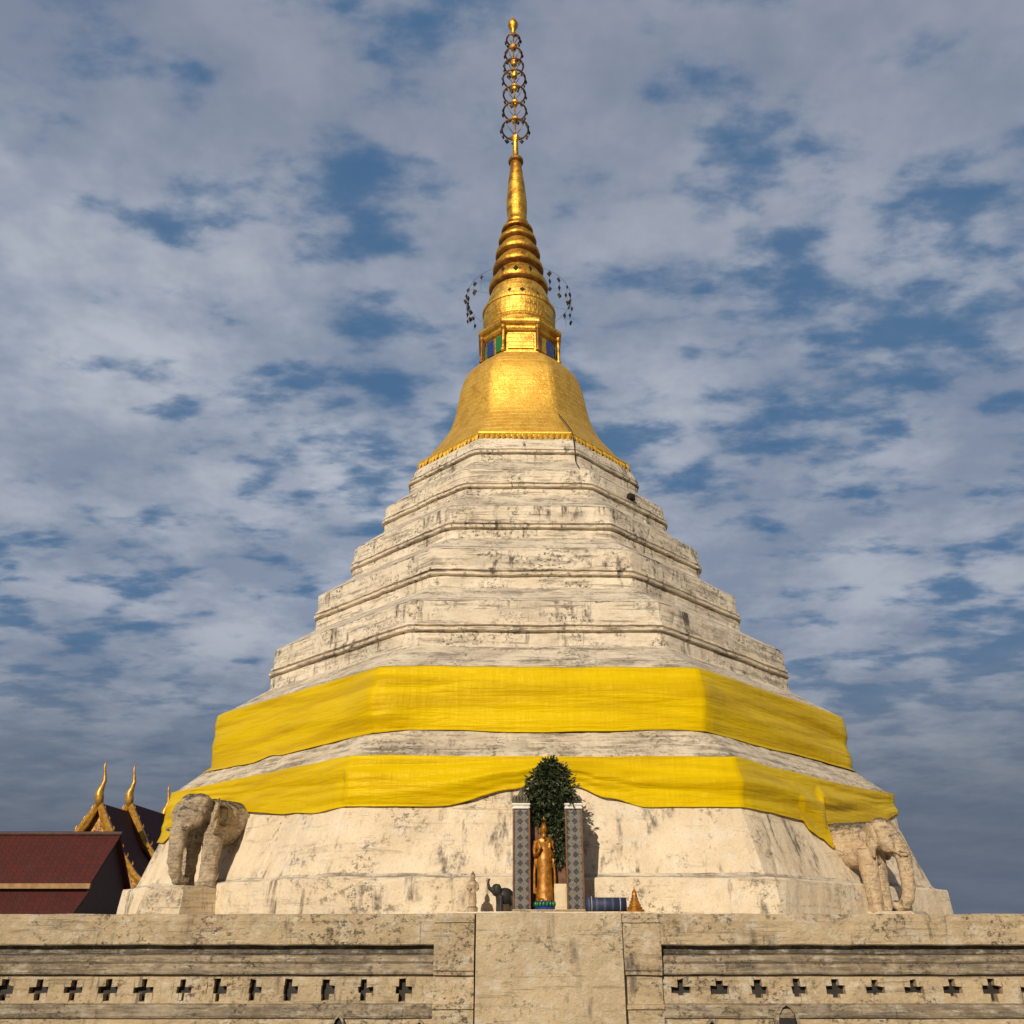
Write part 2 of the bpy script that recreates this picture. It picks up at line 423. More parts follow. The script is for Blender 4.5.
# finial
F = empty('finial'); F.parent = CH
def lx(z): return LEAN*z
bm = bmesh.new()
lathe(bm, [(.20,24.05),(.26,24.10),(.26,24.2),(.14,24.24)], 24, lean=LEAN)
link('collar', bm, M['gold_dark'], F)
bm = bmesh.new()
lathe(bm, [(.10,24.2),(.085,25.35),(.03,25.5),(.022,31.2)], 10, lean=LEAN)
link('pole', bm, M['gold_ring'], F, smooth=True)
def leafdrop(bm, p, s, ang, mi=0):
    """a hanging bodhi leaf on a short link"""
    p = Vector(p); t = Vector((-math.sin(ang), math.cos(ang), 0)); n = Vector((math.cos(ang), math.sin(ang), 0))
    a = bm.verts.new(p); b = bm.verts.new(p+t*s*.42-Vector((0,0,s*.5))); c = bm.verts.new(p-t*s*.42-Vector((0,0,s*.5))); d = bm.verts.new(p-Vector((0,0,s*1.15)))
    e = bm.verts.new(p+n*s*.22-Vector((0,0,s*.5))); f = bm.verts.new(p-n*s*.22-Vector((0,0,s*.5)))
    for x in ((a,b,e),(a,e,c),(d,e,b),(d,c,e),(a,f,b),(a,c,f),(d,b,f),(d,f,c)): bm.faces.new(x).material_index = mi
for z, r in ((25.72,.47),(26.62,.41),(27.48,.40),(28.3,.41),(28.98,.35),(29.62,.31),(30.45,.25)):
    bm = bmesh.new()
    hoop(bm, (lx(z),0,z), r, .034, 28, 6, 1)
    n = max(8, int(r*27))
    for i in range(n):
        if random.random() < .06: continue
        an = 2*PI*(i+random.uniform(-.2,.2))/n
        leafdrop(bm, (lx(z)+(r+.03)*math.cos(an), (r+.03)*math.sin(an), z-.01), random.uniform(.17,.25), an+random.uniform(-.5,.5), 0)
    for i in range(4):
        an = PI/4+PI/2*i
        tube(bm, [(lx(z)+.03*math.cos(an), .03*math.sin(an), z-.30), (lx(z)+.6*r*math.cos(an), .6*r*math.sin(an), z-.20), (lx(z)+r*math.cos(an), r*math.sin(an), z)], .014, 4, 1)
    lathe(bm, [(.04,z-.62),(.09,z-.58),(.15,z-.42),(.13,z-.36),(.05,z-.30)], 10, (0,0,0), LEAN, 2)
    link('tiered_umbrella', bm, [M['black_metal'], M['gold_dark'], M['gold_ring']], F, recalc=False)
bm = bmesh.new()
lathe(bm, [(.05,30.75),(.10,30.85),(.07,30.98),(.12,31.05),(.185,31.2),(.19,31.35),(.12,31.5),(.04,31.56),(.03,31.75),(.005,31.8)], 16, lean=LEAN)
link('bud', bm, M['gold_ring'], F, smooth=True)
# wide hoop of dark pendants hung round the spire foot
bm = bmesh.new()
zc = 18.15; R0 = 1.66
hoop(bm, (lx(zc),0,zc), R0, .005, 60, 4, 0)
for i in range(4):
    an = .3+PI/2*i
    tube(bm, [(lx(zc)+.9*math.cos(an), .9*math.sin(an), zc), (lx(zc)+R0*math.cos(an), R0*math.sin(an), zc)], .004, 4)
for i, an in enumerate([math.radians(x) for x in (172,181,190,200,212,225,252,266,281,303,318,333,346,357,8,22,60,120,150,163)]):
    for lv in range(random.choice((1,1,2,2,3))):
        leafdrop(bm, (lx(zc)+(R0+random.uniform(-.05,.05))*math.cos(an), R0*math.sin(an), zc-.02-lv*.30), random.uniform(.15,.23), an+random.uniform(-.9,.9))
    tube(bm, [(lx(zc)+R0*math.cos(an), R0*math.sin(an), zc), (lx(zc)+R0*math.cos(an), R0*math.sin(an), zc-.6)], .005, 3)
link('pendant_hoop', bm, M['black_metal'], CH, recalc=False)
# lightning cable down the bell
bm = bmesh.new()
tube(bm, [(x+LEAN*z, -y, z) for x, y, z in ((.93,2.26,12.5),(1.10,2.60,12.0),(1.19,2.90,11.62),(1.22,3.06,11.3),(1.23,3.17,10.92),(1.235,3.14,10.6),(1.25,3.34,10.38),(1.27,3.60,10.15))], .014, 5)
link('cable', bm, M['black_metal'], CH)

# ------------------------------------------------------------------ the two yellow cloths
def lerp_table(t, tab):
    if t <= tab[0][0]: return tab[0][1]
    for (a, x), (b, y) in zip(tab, tab[1:]):
        if t <= b:
            s = (t-a)/(b-a); s = s*s*(3-2*s)
            return x+(y-x)*s
    return tab[-1][1]
wallprof = [(.76,8.03),(1.28,7.85),(1.80,7.68),(2.3,7.62),(2.58,7.61),(2.74,7.42),(2.94,7.18),(3.10,6.98),(3.13,6.93),(4.25,6.92),(4.6,6.45)]
def wall_a(z):
    if z <= wallprof[0][0]: return wallprof[0][1]
    for (a, x), (b, y) in zip(wallprof, wallprof[1:]):
        if z <= b: return x+(y-x)*(z-a)/(b-a)
    return wallprof[-1][1]
def cloth_band(name, topf, botf, amp, nrow, seed, label):
    bm = bmesh.new(); NS = 84; grid = []
    for k in range(8):
        for i in range(NS):
            s = i/NS; zt, zb = topf(k, s), botf(k, s); col = []
            for j in range(nrow+1):
                v = j/nrow; z = zt+(zb-zt)*v
                a = wall_a(z)
                for dz in (.04, .08): a = max(a, wall_a(z+dz)-.0)
                env = math.sin(PI*min(1, v*1.02+.02))**.6 if 0 < v < 1 else .25
                p, q = oct_corner(k, 1), oct_corner(k+1, 1)
                x, y = p[0]+(q[0]-p[0])*s, p[1]+(q[1]-p[1])*s
                L = s*6.0+k*6.0
                # horizontal folds hanging as shallow catenaries, some diagonal tension folds at the corners
                sag = .10*math.sin(PI*s)
                fz = v*.8+sag+.15*z
                w = noise.noise(Vector((L*.22, fz*4.6, seed))) * 1.9 + .55*noise.noise(Vector((L*.45, fz*10., seed+5))) + .6*noise.noise(Vector((L*.5, z*1.2, seed+9)))
                cor = math.exp(-min(s, 1-s)*14)
                w += cor*.5*noise.noise(Vector((L*3.5, z*2, seed+3)))
                dc = {0: s, 7: 1-s}.get(k, 9); dr = {0: 1-s, 1: s}.get(k, 9)
                off = .030 + amp*(.75+w)*env + (.11*math.exp(-(dc/.13)**2) + .05*math.exp(-(dr/.08)**2))*math.sin(PI*min(1,v*1.0))*(1 if nrow == 40 and seed < 5 else .5)
                a += max(.02, off)
                zz = z + .012*noise.noise(Vector((L*1.5, v*3, seed+2))) 
                # round the corner a little
                rr = 1 - .0035*math.exp(-(min(s, 1-s)*30)**2)
                col.append(bm.verts.new((x*a*rr+LEAN*z, y*a*rr, zz)))
            grid.append(col)
    n = len(grid)
    for i in range(n):
        A, B = grid[i], grid[(i+1) % n]
        for j in range(nrow):
            bm.faces.new((A[j], A[j+1], B[j+1], B[j]))
    o = link(name, bm, M['cloth'], smooth=True)
    o.location = CH.location; o.rotation_euler = CH.rotation_euler
    m = o.modifiers.new('thick', 'SOLIDIFY'); m.thickness = .008; m.offset = 1
    props(o, label, 'cloth')
    return o
def up_top(k, s): return 4.27 + .02*noise.noise(Vector((k*3+s*3, 0, 0)))
def up_bot(k, s):
    if k == 0: return lerp_table(s, [(0,3.06),(.12,3.13),(.5,3.08),(.9,3.14),(1,3.12)])
    if k == 7: return lerp_table(1-s, [(0,3.06),(.2,3.04),(.45,3.00),(.55,3.06),(.62,2.95),(.8,2.98),(1,3.0)])
    if k == 1: return lerp_table(s, [(0,3.12),(.3,3.07),(.6,3.10),(1,3.05)])
    return 3.07+.05*math.sin(s*6.28)
def lo_top(k, s): return 2.57 + .025*noise.noise(Vector((k*3+s*4, 5, 0))) - (.05*math.sin(PI*s) if k == 1 else 0)
def lo_bot(k, s):
    if k == 0: return lerp_table(s, [(0,1.76),(.1,1.76),(.24,1.76),(.42,2.04),(.5,2.16),(.58,2.08),(.66,1.90),(.76,1.75),(1,1.76)])
    if k == 7: return lerp_table(1-s, [(0,1.76),(.12,1.72),(.25,1.78),(.5,1.92),(.7,2.06),(.84,2.3),(.90,1.8),(.94,1.55),(1,1.58)])
    if k == 1: return lerp_table(s, [(0,1.76),(.12,1.74),(.20,1.71),(.295,1.70),(.315,1.52),(.36,1.42),(.41,1.26),(.425,1.28),(.44,1.70),(.8,1.90),(1,2.15)])
    if k == 2: return lerp_table(s, [(0,2.15),(.2,1.9),(1,1.76)])
    if k == 6: return lerp_table(s, [(0,1.76),(.8,1.74),(1,1.58)])
    return 1.76
cloth_band('cloth_wrap', up_top, up_bot, .048, 40, 2.3, 'broad upper band of yellow cloth wrapped round the stupa below the white tiers')
cloth_band('cloth_wrap', lo_top, lo_bot, .060, 40, 7.9, 'lower band of yellow cloth sagging above the golden Buddha shrine and elephants')

# ------------------------------------------------------------------ elephants
def elephant(name, loc, rz, mirror, label, ped_z):
    E = empty(name, loc, rz)            # local -y is where it looks
    props(E, label, 'statue', 'stucco elephants round the stupa base')
    bm = bmesh.new()
    # barrel body running back into the wall
    tube(bm, [(0,-.25,1.08),(0,.0,1.08),(0,.35,1.10),(0,.9,1.12),(0,1.35,1.1)], [.30,.39,.39,.37,.36], 20)
    ball(bm, (0,.02,1.18), (.40,.36,.30))
    for s in (-1, 1):
        tube(bm, [(s*.23,-.10,1.0),(s*.235,-.12,.70),(s*.235,-.13,.40),(s*.24,-.14,.12),(s*.24,-.15,0)], [.20,.175,.145,.15,.165], 14)
        # ears laid back along the shoulder
        rot = Matrix.Rotation(s*math.radians(42), 4, 'Z') @ Matrix.Rotation(s*math.radians(8), 4, 'Y')
        ball(bm, (s*.37,-.30,1.20), (.045,.19,.25), rot=rot)
        ball(bm, (s*.39,-.27,1.02), (.04,.13,.18), rot=rot)
        for tq in (-.09,0,.09): ball(bm, (s*.235+tq,-.31+abs(tq)*.5,.04), (.04,.035,.045), 8, 6)
        # cheeks, brow, tusk
        ball(bm, (s*.13,-.50,1.12), (.13,.17,.19))
        ball(bm, (s*.12,-.40,1.36), (.17,.20,.16))
        tube(bm, [(s*.15,-.62,.98),(s*.17,-.74,.90),(s*.16,-.86,.90)], [.05,.04,.018], 8)
    ball(bm, (0,-.42,1.22), (.26,.27,.29))
    ball(bm, (0,-.55,1.12), (.17,.20,.24))
    # trunk down and curled back under
    tube(bm, [(0,-.56,1.15),(0,-.66,1.02),(0,-.71,.84),(0,-.72,.62),(0,-.71,.42),(0,-.67,.24),(0,-.58,.12),(0,-.46,.09),(0,-.38,.15)],
         [.19,.165,.145,.13,.118,.108,.10,.09,.07], 14)
    for i in range(11):   # wrinkled rings of the trunk
        zz = .92-.055*i; hoop(bm, (0,-.715+.0*i,zz), .128-.0022*i, .017, 20, 6)
    remeshed('body', bm, M['elephant_light'] if mirror else M['elephant'], E, .018, 1, .020)
    for s in (-1, 1):
        bm = bmesh.new(); ball(bm, (s*.207,-.598,1.205), (.028,.036,.024), 10, 8)
        link('eye', bm, M['wall_black'], E, smooth=True)
    # pedestal
    bm = bmesh.new()
    d = ped_z
    rg = []
    for (w, y0, z) in ((.50,-1.0,-d),(.45,-.90,-.3),(.42,-.86,-.12),(.40,-.84,-.02),(.36,-.80,.014)):
        rg.append([bm.verts.new((x+.012*random.uniform(-1,1), y+.012*random.uniform(-1,1), z)) for x, y in ((-w,y0),(-w*.33,y0),(w*.33,y0),(w,y0),(w,-.3),(w,.5),(-w,.5),(-w,-.3))])
    for A, B in zip(rg, rg[1:]):
        for i in range(8): bm.faces.new((A[i], A[(i+1) % 8], B[(i+1) % 8], B[i]))
    bm.faces.new(rg[-1])
    link('pedestal', bm, M['pedestal'], E)
    return E
Cx, Cy = .457, 22.52
rl = 8.42/math.sqrt(2)
e1 = elephant('elephant_statue', (Cx-rl+.12, Cy-rl-.05, EYE+.62), math.radians(-24), False, 'blackened grey stucco elephant at the left corner of the stupa, trunk hanging straight down', .7)
e2 = elephant('elephant_statue', (Cx+rl-.16, Cy-rl+.12, EYE+.24), math.radians(50), True, 'tan stucco elephant at the right corner of the stupa, trunk curled under', .3)
e2.scale = (.92,.92,1.0)

# ------------------------------------------------------------------ front wall
W = empty('terrace_wall', (0, 7.0, EYE)); props(W, 'long low cream plaster wall with a row of cross-shaped holes along the terrace edge', 'wall')
XL, XR = -15.5, 16.5
def strip(bm, x0, x1, prof, seg=60, wob=.006, sd=0):
    """horizontal moulding with a slightly uneven face: prof = (y, z) from the bottom up"""
    n = max(2, int((x1-x0)*seg/4)); rows = []
    for y, z in prof:
        rows.append([bm.verts.new((x0+(x1-x0)*i/n, y+wob*noise.noise(Vector(((x0+(x1-x0)*i/n)*3, z*9, sd)))+wob*.6*noise.noise(Vector(((x0+(x1-x0)*i/n)*11, z*19, sd))),
                                  z+wob*.8*noise.noise(Vector(((x0+(x1-x0)*i/n)*4, z*3, sd+4))))) for i in range(n+1)])
    for A, B in zip(rows, rows[1:]):
        for i in range(n): bm.faces.new((A[i], A[i+1], B[i+1], B[i]))
    for c in (0, n):       # close ends
        vs = [r[c] for r in rows]
        if len(vs) > 2:
            vs = vs + [bm.verts.new((vs[0].co.x, .42, rows[-1][c].co.z)), bm.verts.new((vs[0].co.x, .42, rows[0][c].co.z))]
            bm.faces.new(vs)
xa, xb, xc, xd = -.555, -.27, .79, 1.06     # pilaster | panel | pilaster
for (x0, x1, sd) in ((XL, xa, 1), (xd, XR, 2)):
    bm = bmesh.new(); strip(bm, x0, x1, [(.0,-.112),(-.012,-.104),(-.012,.02),(-.018,.045),(-.015,.082),(.0,.092),(.42,.094)], sd=sd)
    link('coping', bm, M['wall'], W)
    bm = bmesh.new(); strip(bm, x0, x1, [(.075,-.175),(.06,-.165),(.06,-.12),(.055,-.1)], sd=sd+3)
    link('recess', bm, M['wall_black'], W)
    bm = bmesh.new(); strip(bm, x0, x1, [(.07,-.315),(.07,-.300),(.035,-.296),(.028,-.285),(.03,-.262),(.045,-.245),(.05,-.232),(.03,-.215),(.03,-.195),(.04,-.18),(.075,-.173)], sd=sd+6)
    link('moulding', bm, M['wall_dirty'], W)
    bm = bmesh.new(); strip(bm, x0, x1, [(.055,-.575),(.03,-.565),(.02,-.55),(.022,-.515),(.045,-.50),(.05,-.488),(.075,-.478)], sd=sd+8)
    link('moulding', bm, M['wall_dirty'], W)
    bm = bmesh.new(); strip(bm, x0, x1, [(.055,-1.62),(.05,-1.0),(.05,-.572)], sd=sd+9)
    link('lower_wall', bm, M['wall'], W)
def px2x(px): return (px-512)/139.
left = [13,47,81,115,150,188,222,257,292,329,366,404]
right = [678,716,754,792,830,869,907,945,984,1021]
cs = sorted([px2x(p) for p in left+right] + [px2x(13)-.25*i for i in range(1,42)] + [px2x(1021)+.275*i for i in range(1,34)])
def frieze(x0, x1):
    bm = bmesh.new(); y0, y1 = .062, .13
    zt, zb = -.313, -.480; zc = (zt+zb)/2; L = .068; w = .023
    xs = [c for c in cs if x0+.08 < c < x1-.08]
    cur = x0
    for c in xs:
        jl = random.uniform(-.004,.004); l2 = L+jl; w2 = w+random.uniform(-.004,.004)
        box(bm, cur, c-l2, y0, y1, zb, zt)
        for sx in (-1, 1):
            xa_, xb_ = (c-l2, c-w2) if sx < 0 else (c+w2, c+l2)
            box(bm, xa_, xb_, y0, y1, zb, zc-w2)
            box(bm, xa_, xb_, y0, y1, zc+w2, zt)
        box(bm, c-w2, c+w2, y0, y1, zb, zc-l2)
        box(bm, c-w2, c+w2, y0, y1, zc+l2, zt)
        pxc = c*139+512
        if 175 < pxc < 450:      # left arm partly filled in by a box
            box(bm, c-l2, c-w2-random.uniform(-.004,.026), y0+.004, y1, zc-w2, zc+w2)
            if random.random() < .4: box(bm, c-w2, c+w2*random.uniform(-.3,.5), y0+.005, y1, zc-l2, zc-w2)
        elif 600 < pxc < 960:
            box(bm, c-w2, c+w2, y0+.004, y1, zc-l2, zc-w2-random.uniform(-.004,.030))
            if random.random() < .35: box(bm, c-l2, c-w2*random.uniform(1.2,1.8), y0+.006, y1, zc-w2, zc+w2)
        cur = c+l2
    box(bm, cur, x1, y0, y1, zb, zt)
    bmesh.ops.remove_doubles(bm, verts=bm.verts, dist=.0003)
    for v in bm.verts:
        if zb+.01 < v.co.z < zt-.01 and v.co.y < y0+.02:
            q = v.co*31; v.co.x += .009*noise.noise(q); v.co.z += .009*noise.noise(q+Vector((5,5,5)))
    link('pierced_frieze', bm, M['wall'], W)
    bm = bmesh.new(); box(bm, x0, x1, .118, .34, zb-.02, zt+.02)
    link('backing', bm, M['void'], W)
frieze(XL, xa); frieze(xd, XR)
for x0, x1, sd in ((xa, xb, 20), (xc, xd, 30)):
    bm = bmesh.new(); strip(bm, x0, x1, [(.03,-1.62),(.03,-.60),(.02,-.52),(.0,-.51),(.0,-.485),(.028,-.48),(.028,-.305),(.0,-.30),(-.004,-.28),(-.02,-.27),(-.024,-.1),(-.022,.03),(-.035,.036),(-.035,.06),(-.02,.068),(-.0,.096),(.42,.098)], 90, .006, sd)
    link('pilaster', bm, M['wall'], W)
bm = bmesh.new(); strip(bm, xb+.013, xc-.006, [(-.05,-1.62),(-.05,-1.),(-.052,-.6),(-.05,-.3),(-.052,.0),(-.048,.085),(-.03,.10),(.42,.102)], 90, .007, 40)
link('centre_panel', bm, M['panel'], W)
# pointed niches low on the wall
for px, top in ((345,-.545),(423,-.575),(704,-.57),(777,-.475)):
    x = px2x(px); bm = bmesh.new()
    h = .30; w = .055 if px != 777 else .085
    out = [(-w,-h),(-w,-.10),(-w*.85,-.055),(-w*.45,-.018),(0,0),(w*.45,-.018),(w*.85,-.055),(w,-.10),(w,-h)]
    def ring(sc, y): return [bm.verts.new((x+a_*sc, y, top-.0+b_*(1 if sc == 1 else .96)-(0 if sc == 1 else .012))) for a_, b_ in out]
    A, B, C = ring(1, .06), ring(1, .005), ring(.72, .0); D = ring(.70, .03)
    for P_, Q_, mi in ((A,B,0),(B,C,0),(C,D,1)):
        for i in range(8): bm.faces.new((P_[i], P_[i+1], Q_[i+1], Q_[i])).material_index = mi
    bm.faces.new(D).material_index = 1
    link('niche', bm, [M['wall_dirty'], M['void']], W)

# ------------------------------------------------------------------ shrine in front of the stupa
SX, SY, SZ = .522, 13.78, EYE+.213
lat = NT('mosaic_lattice')     # grey mirror-mosaic with dark rosettes
sx = lat.n('ShaderNodeSeparateXYZ'); lat.t.links.new(lat.tc.outputs['Object'], sx.inputs[0])
fx = lat.math('FRACT', lat.math('MULTIPLY', sx.outputs[0], 1/.115)); fz = lat.math('FRACT', lat.math('MULTIPLY', sx.outputs[2], 1/.115))
dx = lat.math('ABSOLUTE', lat.math('SUBTRACT', fx, .5)); dz = lat.math('ABSOLUTE', lat.math('SUBTRACT', fz, .5))
dd = lat.math('ADD', dx, dz)
msk = lat.ramp(dd, .36, .41, 1., 0.)
lc = lat.mix(lat.ramp(lat.noise(60, 3, .8), .4, .65), (.15,.135,.115), (.05,.045,.04))
lc = lat.mix(msk, lc, (.010,.009,.009))
M['lattice'] = lat.done(lc, .35, lat.bump(lat.math('SUBTRACT', lat.noise(60, 3, .8), msk), .6, .01))
M['white'] = simple('white_paint', (.78,.76,.70), (.62,.60,.55), 9)
M['brown'] = simple('brown_lacquer', (.16,.065,.02), (.08,.032,.012), 9, .4)
M['leaf'] = simple('dark_leaf', (.014,.024,.009), (.038,.058,.018), 9, .5)
M['leaf_dry'] = simple('dry_leaf', (.16,.14,.09), (.09,.08,.05), 9, .7)
M['stem'] = simple('bark', (.07,.05,.03), (.12,.09,.06), 20, .9)
S_ = empty('shrine', (SX, SY, SZ)); props(S_, 'narrow shrine with two mosaic posts around a golden standing Buddha', 'shrine')
bm = bmesh.new(); box(bm, -.53,.53,-.20,.36,0,.022)
bmesh.ops.bevel(bm, geom=bm.edges[:], offset=.012, segments=2, affect='EDGES')
link('plinth', bm, M['wall'], S_)
for s in (-1, 1):
    bm = bmesh.new()
    x0, x1 = (-.505,-.265) if s < 0 else (.265,.505)
    box(bm, x0, x1, -.12, .12, .022, 1.38)
    for x in (x0-.008, x1-.018): box(bm, x, x+.026, -.138, -.121, .022, 1.38, 1)
    p = link('post', bm, [M['lattice'], M['brown']], S_)
    bm = bmesh.new()
    box(bm, x0-.012, x1+.012, -.15, .14, 1.382, 1.41); box(bm, x0-.004, x1+.004, -.135, .13, 1.412, 1.432); box(bm, x0-.014, x1+.014, -.155, .15, 1.434, 1.46)
    bmesh.ops.bevel(bm, geom=bm.edges[:], offset=.005, segments=1, affect='EDGES')
    link('capital', bm, M['white'], p)
    bm = bmesh.new()     # carved pinnacle over each post
    cxp = (x0+x1)/2
    lathe(bm, [(.10,1.46),(.11,1.49),(.08,1.52),(.085,1.56),(.05,1.60),(.03,1.64),(.01,1.70)], 12, (cxp,0,0))
    for i in range(16):
        an = 2*PI*i/16; r = .105
        tube(bm, [(cxp+r*math.cos(an), r*math.sin(an), 1.48), (cxp+r*1.25*math.cos(an), r*1.25*math.sin(an), 1.53), (cxp+r*.95*math.cos(an), r*.95*math.sin(an), 1.59)], [.025,.018,.004], 5)
    link('pinnacle', bm, M['leaf_dry'], p)
bm = bmesh.new()
box(bm, -.262, .262, .10, .125, .022, 1.38)
link('back_panel', bm, M['brown'], S_)
bm = bmesh.new()   # pointed arch joining the posts
pts = []
for i in range(17):
    t = i/16; x = -.30+.60*t; z = 1.38+.26*math.sin(PI*t)**.7
    pts.append((x, .02, z))
tube(bm, pts, .045, 8)
link('arch', bm, M['brown'], S_)
# Buddha
def buddha(loc):
    Bd = empty('buddha_statue', loc); props(Bd, 'slim golden standing Buddha inside the shrine between the mosaic posts', 'statue')
    bm = bmesh.new()
    def ell(prof):
        rings = []
        for (rx, ry, z, y) in prof:
            rings.append([bm.verts.new((rx*math.cos(2*PI*i/24), y+ry*math.sin(2*PI*i/24), z)) for i in range(24)])
        for A, B in zip(rings, rings[1:]):
            for i in range(24): bm.faces.new((A[i], A[(i+1) % 24], B[(i+1) % 24], B[i]))
        bm.faces.new(rings[0][::-1]); bm.faces.new(rings[-1])
    ell([(.185,.13,.03,0),(.175,.12,.10,0),(.150,.105,.30,0),(.148,.105,.50,0),(.150,.105,.64,0),(.128,.09,.74,0),(.140,.09,.84,0),(.175,.095,.92,0),(.165,.085,.965,0),(.06,.055,1.0,0),(.045,.045,1.05,-.005)])
    ball(bm, (0,-.01,1.115), (.066,.075,.088)); ball(bm, (0,.0,1.19), (.045,.045,.04))
    ball(bm, (0,-.085,1.105), (.012,.018,.022), 8, 6)
    for s in (-1, 1):
        ball(bm, (s*.066,.0,1.09), (.012,.02,.045), 8, 6)
        # upper arm down, forearms raised in front
        tube(bm, [(s*.165,.0,.93),(s*.195,.0,.80),(s*.185,-.02,.70),(s*.14,-.11,.735),(s*.105,-.17,.78)], [.05,.042,.038,.032,.026], 10)
        ball(bm, (s*.10,-.185,.825), (.026,.014,.045), 10, 8)
        for f in range(4): tube(bm, [(s*(.082+.013*f),-.188,.85),(s*(.080+.014*f),-.188,.90-.004*abs(f-1.5)*2)], [.0075,.006], 5)
        tube(bm, [(s*.078,-.185,.80),(s*.060,-.19,.83),(s*.058,-.19,.85)], [.009,.008,.006], 5)
        ball(bm, (s*.07,-.10,.035), (.045,.09,.03))
        # robe flare at the sides
        tube(bm, [(s*.175,.01,.72),(s*.20,.01,.45),(s*.205,.02,.14)], [.022,.026,.03], 8)
    remeshed('body', bm, M['gold_paint'], Bd, .011, 1)
    bm = bmesh.new(); lathe(bm, [(.045,1.20),(.038,1.225),(.02,1.25),(.024,1.27),(.008,1.33),(.002,1.37)], 12)
    link('flame', bm, M['gold_paint'], Bd, smooth=True)
    bm = bmesh.new()
    lathe(bm, [(.20,-.10),(.21,-.06),(.17,-.035),(.19,.0),(.20,.03),(.15,.034)], 20)
    link('lotus_base', bm, M['blue_glass'], Bd)
    bm = bmesh.new()
    for i in range(18):
        an = 2*PI*i/18
        ball(bm, (.195*math.cos(an), .195*math.sin(an), -.01), (.028,.028,.036), 8, 6)
    link('lotus_petals', bm, M['green_glass'], Bd, smooth=True)
    return Bd
bu = buddha((SX-.05, SY-.02, SZ+.105)); bu.scale = (.74,.78,.90)
# small offerings inside
bm = bmesh.new(); box(bm, -.09,.09,-.012,.012,0,.34); box(bm,-.075,.075,-.018,-.0125,.03,.31)
bmesh.ops.bevel(bm, geom=bm.edges[:], offset=.004, segments=1, affect='EDGES')
o = link('offering_board', bm, simple('cream_card', (.66,.54,.36), (.55,.44,.28), 5)); o.location = (SX+.175, SY-.06, SZ+.023); o.rotation_euler = (-.06,0,.1)
props(o, 'cream board leaning inside the shrine at the foot of the Buddha', 'board')

# dark bush growing over the shrine
BU = empty('shrine_bush', (SX+.05, SY+.30, SZ)); props(BU, 'dark green leafy bush rising over the top of the Buddha shrine', 'bush')
bm = bmesh.new()
for i in range(5):
    a_ = random.uniform(-.12,.22)
    tube(bm, [(a_*.3,0,0),(a_*.6,random.uniform(-.05,.05),.7),(a_,-.1,1.4),(a_*1.2,-.14,2.0)], [.03,.025,.018,.008], 6)
link('stem', bm, M['stem'], BU)
bm = bmesh.new()
def leaf(bm, c, s, d, mi):
    d = d.normalized(); t = d.cross(Vector((random.uniform(-1,1),random.uniform(-1,1),random.uniform(-1,1)))).normalized(); n = d.cross(t)
    a = bm.verts.new(c); b = bm.verts.new(c+d*s*.5+t*s*.22+n*s*.06); e = bm.verts.new(c+d*s); f = bm.verts.new(c+d*s*.5-t*s*.22+n*s*.06)
    bm.faces.new((a,b,e,f)).material_index = mi
cl = []
for i in range(120):
    th = random.uniform(0, 2*PI); rr = math.sqrt(random.random())
    z = random.uniform(0, 1)
    w = .34*(1-z**1.8)**.7+.03
    cl.append(Vector((w*rr*math.cos(th), -.30+w*.6*rr*math.sin(th), 1.50+.54*z)))
for i in range(20):    # inner strands hanging down behind the statue on the right
    cl.append(Vector((random.uniform(.04,.17), random.uniform(-.36,-.26), random.uniform(.62,1.5))))
for i in range(36):
    cl.append(Vector((random.uniform(-.27,.17), random.uniform(-.34,-.24), random.uniform(1.24,1.55))))
for c in cl:
    for j in range(34):
        d = Vector((random.gauss(0,1), random.gauss(0,1), random.gauss(-.1,1)))
        leaf(bm, c+d*.045, random.uniform(.05,.10), d+Vector((0,0,-.3)), 0 if random.random() < .93 else 1)
link('crown', bm, [M['leaf'], M['leaf_dry']], BU, recalc=False)

# black elephant figurine
fg = empty('elephant_figurine', (-.155, 13.72, SZ-.006), math.radians(-72)); fg.scale = (.74,.74,.86)
props(fg, 'small black elephant figurine with raised trunk left of the shrine', 'figurine')
bm = bmesh.new()
# local: -y forward
ball(bm, (0,.08,.24), (.12,.18,.13)); ball(bm, (0,-.10,.33), (.085,.10,.10))
for s in (-1,1):
    tube(bm, [(s*.07,-.03,.24),(s*.075,-.03,.12),(s*.075,-.03,0)], [.06,.048,.052], 10)
    tube(bm, [(s*.07,.23,.24),(s*.075,.24,.12),(s*.075,.24,0)], [.062,.05,.052], 10)
    ball(bm, (s*.095,-.09,.34), (.018,.07,.085))
tube(bm, [(0,-.14,.34),(0,-.20,.33),(0,-.245,.36),(0,-.265,.42),(0,-.255,.48),(0,-.22,.50)], [.05,.04,.033,.028,.022,.015], 10)
tube(bm, [(0,.30,.30),(0,.35,.22),(0,.34,.14)], [.018,.012,.01], 6)
remeshed('body', bm, simple('black_stone', (.012,.010,.009), (.025,.02,.018), 14, .6), fg, .014, 1)

# small pale standing figure
fs = empty('standing_figurine', (-.56, 13.62, SZ-.006)); props(fs, 'small pale stucco figure standing left of the black elephant figurine', 'figurine')
bm = bmesh.new()
lathe(bm, [(.075,0),(.08,.05),(.05,.07),(.06,.12),(.052,.22),(.042,.28),(.06,.36),(.05,.40),(.02,.42)], 14)
ball(bm, (0,-.005,.455), (.038,.042,.048)); lathe(bm, [(.03,.49),(.018,.51),(.004,.54)], 8)
for s in (-1,1): tube(bm, [(s*.055,0,.38),(s*.082,-.01,.30),(s*.06,-.06,.27),(s*.015,-.075,.31)], [.02,.018,.016,.012], 8)
remeshed('body', bm, M['elephant_light'], fs, .010, 1)

